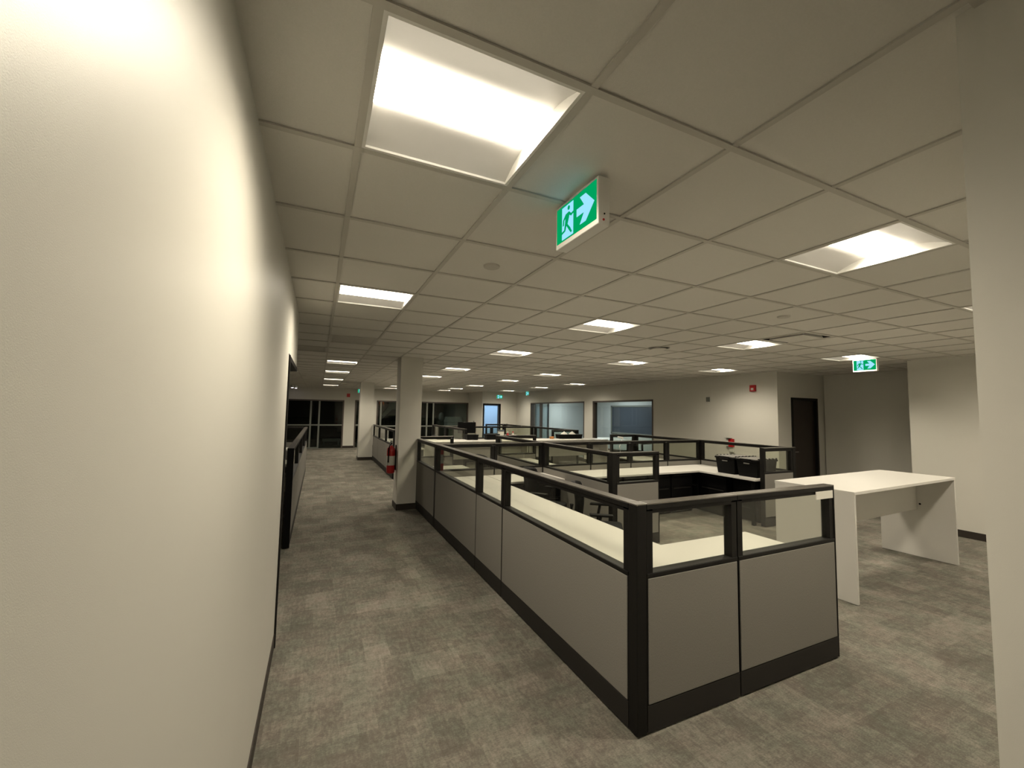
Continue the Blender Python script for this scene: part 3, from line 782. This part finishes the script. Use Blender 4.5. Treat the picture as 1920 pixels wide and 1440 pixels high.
# dark space beyond the storefront
DW = simple('dark_exterior_wall', (.05, .055, .05), .8)
struct('wall_outer', MB().box(-6, 7.02, 26.6, 26.8, 0, 3.2), DW)
struct('wall_lobby_side', MB().box(6.9, 7.02, 20.55, 26.6, 0, 3.0), simple('lobby_wall_paint', (.5, .48, .43), .8))
t = thing('copier', 'pale grey machine standing behind the far window on the right', 'machine', (6.40, 21.05, 0))
MB().box(-.4, .4, -.3, .3, 0, 1.18).build('cabinet', M['coolwall'], t, bevel=.02); MB().frustum((-.42, .42, -.32, .32), 1.18, (-.36, .40, -.26, .30), 1.46).build('scanner', M['coolwall'], t, bevel=.02)
t = thing('water_cooler', 'slim pale water cooler behind the far window', 'water cooler', (6.05, 22.1, 0))
MB().box(-.16, .16, -.16, .16, 0, 1.22).build('cabinet', M['alum'], t, bevel=.02); MB().lathe([(.10, 1.22), (.14, 1.32), (.14, 1.56), (.05, 1.68)], n=20).build('bottle', M['coolwall'], t, smooth=True)
t = thing('stair', 'pale stair stringer rising behind the far window between the pillars', 'stair', (3.0, 23.2, 0))
o = MB().prism([(-1.22, 0), (-1.0, 0), (.25, 1.43), (.60, 1.79), (1.3, 1.80), (1.3, 2.72), (.42, 2.72), (.42, 1.92), (-.02, 1.38)], 'y', -.05, .05).build('stringer', M['alum'], t); fix_normals(o)
MB().box(.45, 1.3, .05, .9, 2.1, 2.16).build('landing', M['alum'], t)
t = thing('neon_sign', 'small orange glowing letters behind the far window', 'sign', (2.78, 22.0, 2.03))
def letter(pts, x, name):
    MB().tube([(x + a*.085, 0, b*.12) for a, b in pts], .011, 6).build(name, M['orangelight'], t)
letter([(1, .9), (.8, 1), (.2, 1), (0, .8), (.2, .55), (.8, .45), (1, .2), (.8, 0), (0, 0)], 0, 'letter')
letter([(0, 0), (0, .9), (.5, 1), (1, .9), (1, 0)], .125, 'letter')
t = thing('bench', 'low pale bench in the dark space behind the storefront', 'bench', (.62, 22.3, 0))
MB().box(-.4, .4, -.2, .2, .18, .30).build('seat', M['alum'], t); MB().box(-.36, -.30, -.18, .18, 0, .18).build('leg', M['alum'], t); MB().box(.30, .36, -.18, .18, 0, .18).build('leg', M['alum'], t)

t = thing('panel_light', 'added unseen dim panel that brightens the dark space behind the far window', 'ceiling light', (4.6, 22.0, C - .01))
MB().box(-.32, .32, -.32, .32, -.01, .008).build('frame', M['whitepnt'], t); MB().box(-.29, .29, -.29, .29, -.014, -.010).build('lens', emit('added_fill_lens', (.95, 1., .85), 5.), t)  # added dim lamp, lifts the stair and copier behind the far window

# spot lamps left of the aisle
for (x, y, n) in ((-1.05, 19.6, 'bright spot lamp under the ceiling left of the aisle, upper one'), (-.93, 19.9, 'bright spot lamp under the ceiling left of the aisle, lower one')):
    t = thing('spot_lamp', n, 'spot lamp', (x, y, C))
    MB().lathe([(.05, -.10), (.055, -.02), (.055, 0)], n=16).build('casing', M['whitepnt'], t); MB().lathe([(.045, -.104), (.045, -.100)], n=16).build('lens', M['spot'], t)

# ------------------------------------------------------------------ things on the tall tables and far desks
def on_box(name, label, cat, x, y, z, wd, d, ht, mat, lidmat=None, group=None):
    t = thing(name, label, cat, (x, y, z), 0, group)
    MB().frustum((-wd/2*.94, wd/2*.94, -d/2*.94, d/2*.94), 0, (-wd/2, wd/2, -d/2, d/2), ht*.86).build('body', mat, t, bevel=.004)
    MB().box(-wd/2-.006, wd/2+.006, -d/2-.006, d/2+.006, ht*.86, ht).build('lid', lidmat or mat, t, bevel=.004)
    return t
ZTT = 1.05
on_box('storage_box', 'black box on the tall table, left one', 'box', 3.50, 9.9, ZTT, .30, .2, .13, M['blackpl'])
on_box('storage_box', 'black box on the tall table, middle one', 'box', 4.05, 9.9, ZTT, .36, .2, .14, M['blackpl'])
def bottle(label, x, y, z, mat, cap):
    t = thing('bottle', label, 'bottle', (x, y, z), 0, 'bottles on the tall white tables')
    MB().lathe([(.032, 0), (.035, .01), (.035, .12), (.014, .16), (.014, .18)], n=16).build('body', mat, t, smooth=True); MB().lathe([(.017, .175), (.017, .205)], n=12).build('cap', cap, t)
bottle('dark red bottle with pale cap on the tall table', 4.47, 9.85, ZTT, M['red'], M['label'])
bottle('pale bottle with red base on the tall table', 4.62, 9.85, ZTT, M['label'], M['red'])
on_box('paper_carton', 'white and blue carton beside the bottles on the tall table', 'carton', 4.32, 9.95, ZTT, .14, .1, .24, M['label'], M['bluegrey'])
on_box('card_box', 'small orange card box on the tall table', 'box', 5.82, 9.9, ZTT, .10, .08, .06, M['orange'])
t = thing('tissue_box', 'dark tray with crumpled white paper on the tall table', 'tray', (6.38, 9.9, ZTT))
MB().frustum((-.36, .36, -.1, .1), 0, (-.38, .38, -.12, .12), .12).build('tray', M['black'], t, bevel=.01)
for dx in (-.16, .10):
    m = MB().lathe([(.11, .12), (.07, .15), (.03, .18), (.005, .20)], dx, 0, 7).build('paper', M['paper'], t)
t = thing('monitor', 'black monitor seen from behind on the far cross worktop', 'monitor', (4.42, 13.0, ZD))
MB().box(-.30, .30, -.02, .02, .30, .66).build('screen', M['blackpl'], t, bevel=.006); MB().box(-.03, .03, .02, .05, .02, .40).build('stand', M['black'], t); MB().box(-.12, .12, -.08, .10, 0, .015).build('foot', M['black'], t)
on_box('storage_box', 'white box on the far cross worktop', 'box', 6.1, 13.1, ZD, .4, .25, .22, M['paper'])
t = thing('task_lamp', 'white task lamp arm behind the second row', 'lamp', (6.62, 8.0, ZD))
MB().lathe([(.08, 0), (.08, .02)], n=16).build('base', M['whitepnt'], t); MB().tube([(0, 0, .02), (-.03, .0, .24), (.07, 0, .44)], .012).build('arm', M['whitepnt'], t, smooth=True); MB().tube([(.07, 0, .44), (-.08, 0, .46)], .02).build('head', M['whitepnt'], t)
t = thing('paper_roll', 'white roll on the left worktop behind the wall end', 'roll', (-1.2, 9.0, ZD)); MB().tube([(-.2, 0, .05), (.2, 0, .05)], .05, 12).build('roll', M['paper'], t, smooth=True)

# ------------------------------------------------------------------ world, camera, view
wd = bpy.data.worlds.new('World'); S.world = wd; wd.use_nodes = True
wd.node_tree.nodes['Background'].inputs[0].default_value = (.006, .009, .016, 1)
wd.node_tree.nodes['Background'].inputs[1].default_value = 1.

f, yaw, pit, rol = 776.687, .4344, .068, .0172
F = Vector((math.sin(yaw)*math.cos(pit), math.cos(yaw)*math.cos(pit), math.sin(pit)))
Rt = Vector((math.cos(yaw), -math.sin(yaw), 0)); Up = Rt.cross(F)
R2 = Rt*math.cos(rol) + Up*math.sin(rol); U2 = -Rt*math.sin(rol) + Up*math.cos(rol)
cam = bpy.data.cameras.new('camera'); co = bpy.data.objects.new('camera', cam); COL.objects.link(co)
co.matrix_world = Matrix(((R2.x, U2.x, -F.x, 0), (R2.y, U2.y, -F.y, 0), (R2.z, U2.z, -F.z, H), (0, 0, 0, 1)))
cam.sensor_width = 36.; cam.lens = f/1920*36.; cam.clip_start = .02; cam.clip_end = 100
S.camera = co
S.view_settings.view_transform = 'Standard'; S.view_settings.look = 'None'
S.view_settings.gamma = 1.; S.view_settings.use_curve_mapping = False
S.view_settings.exposure = .16
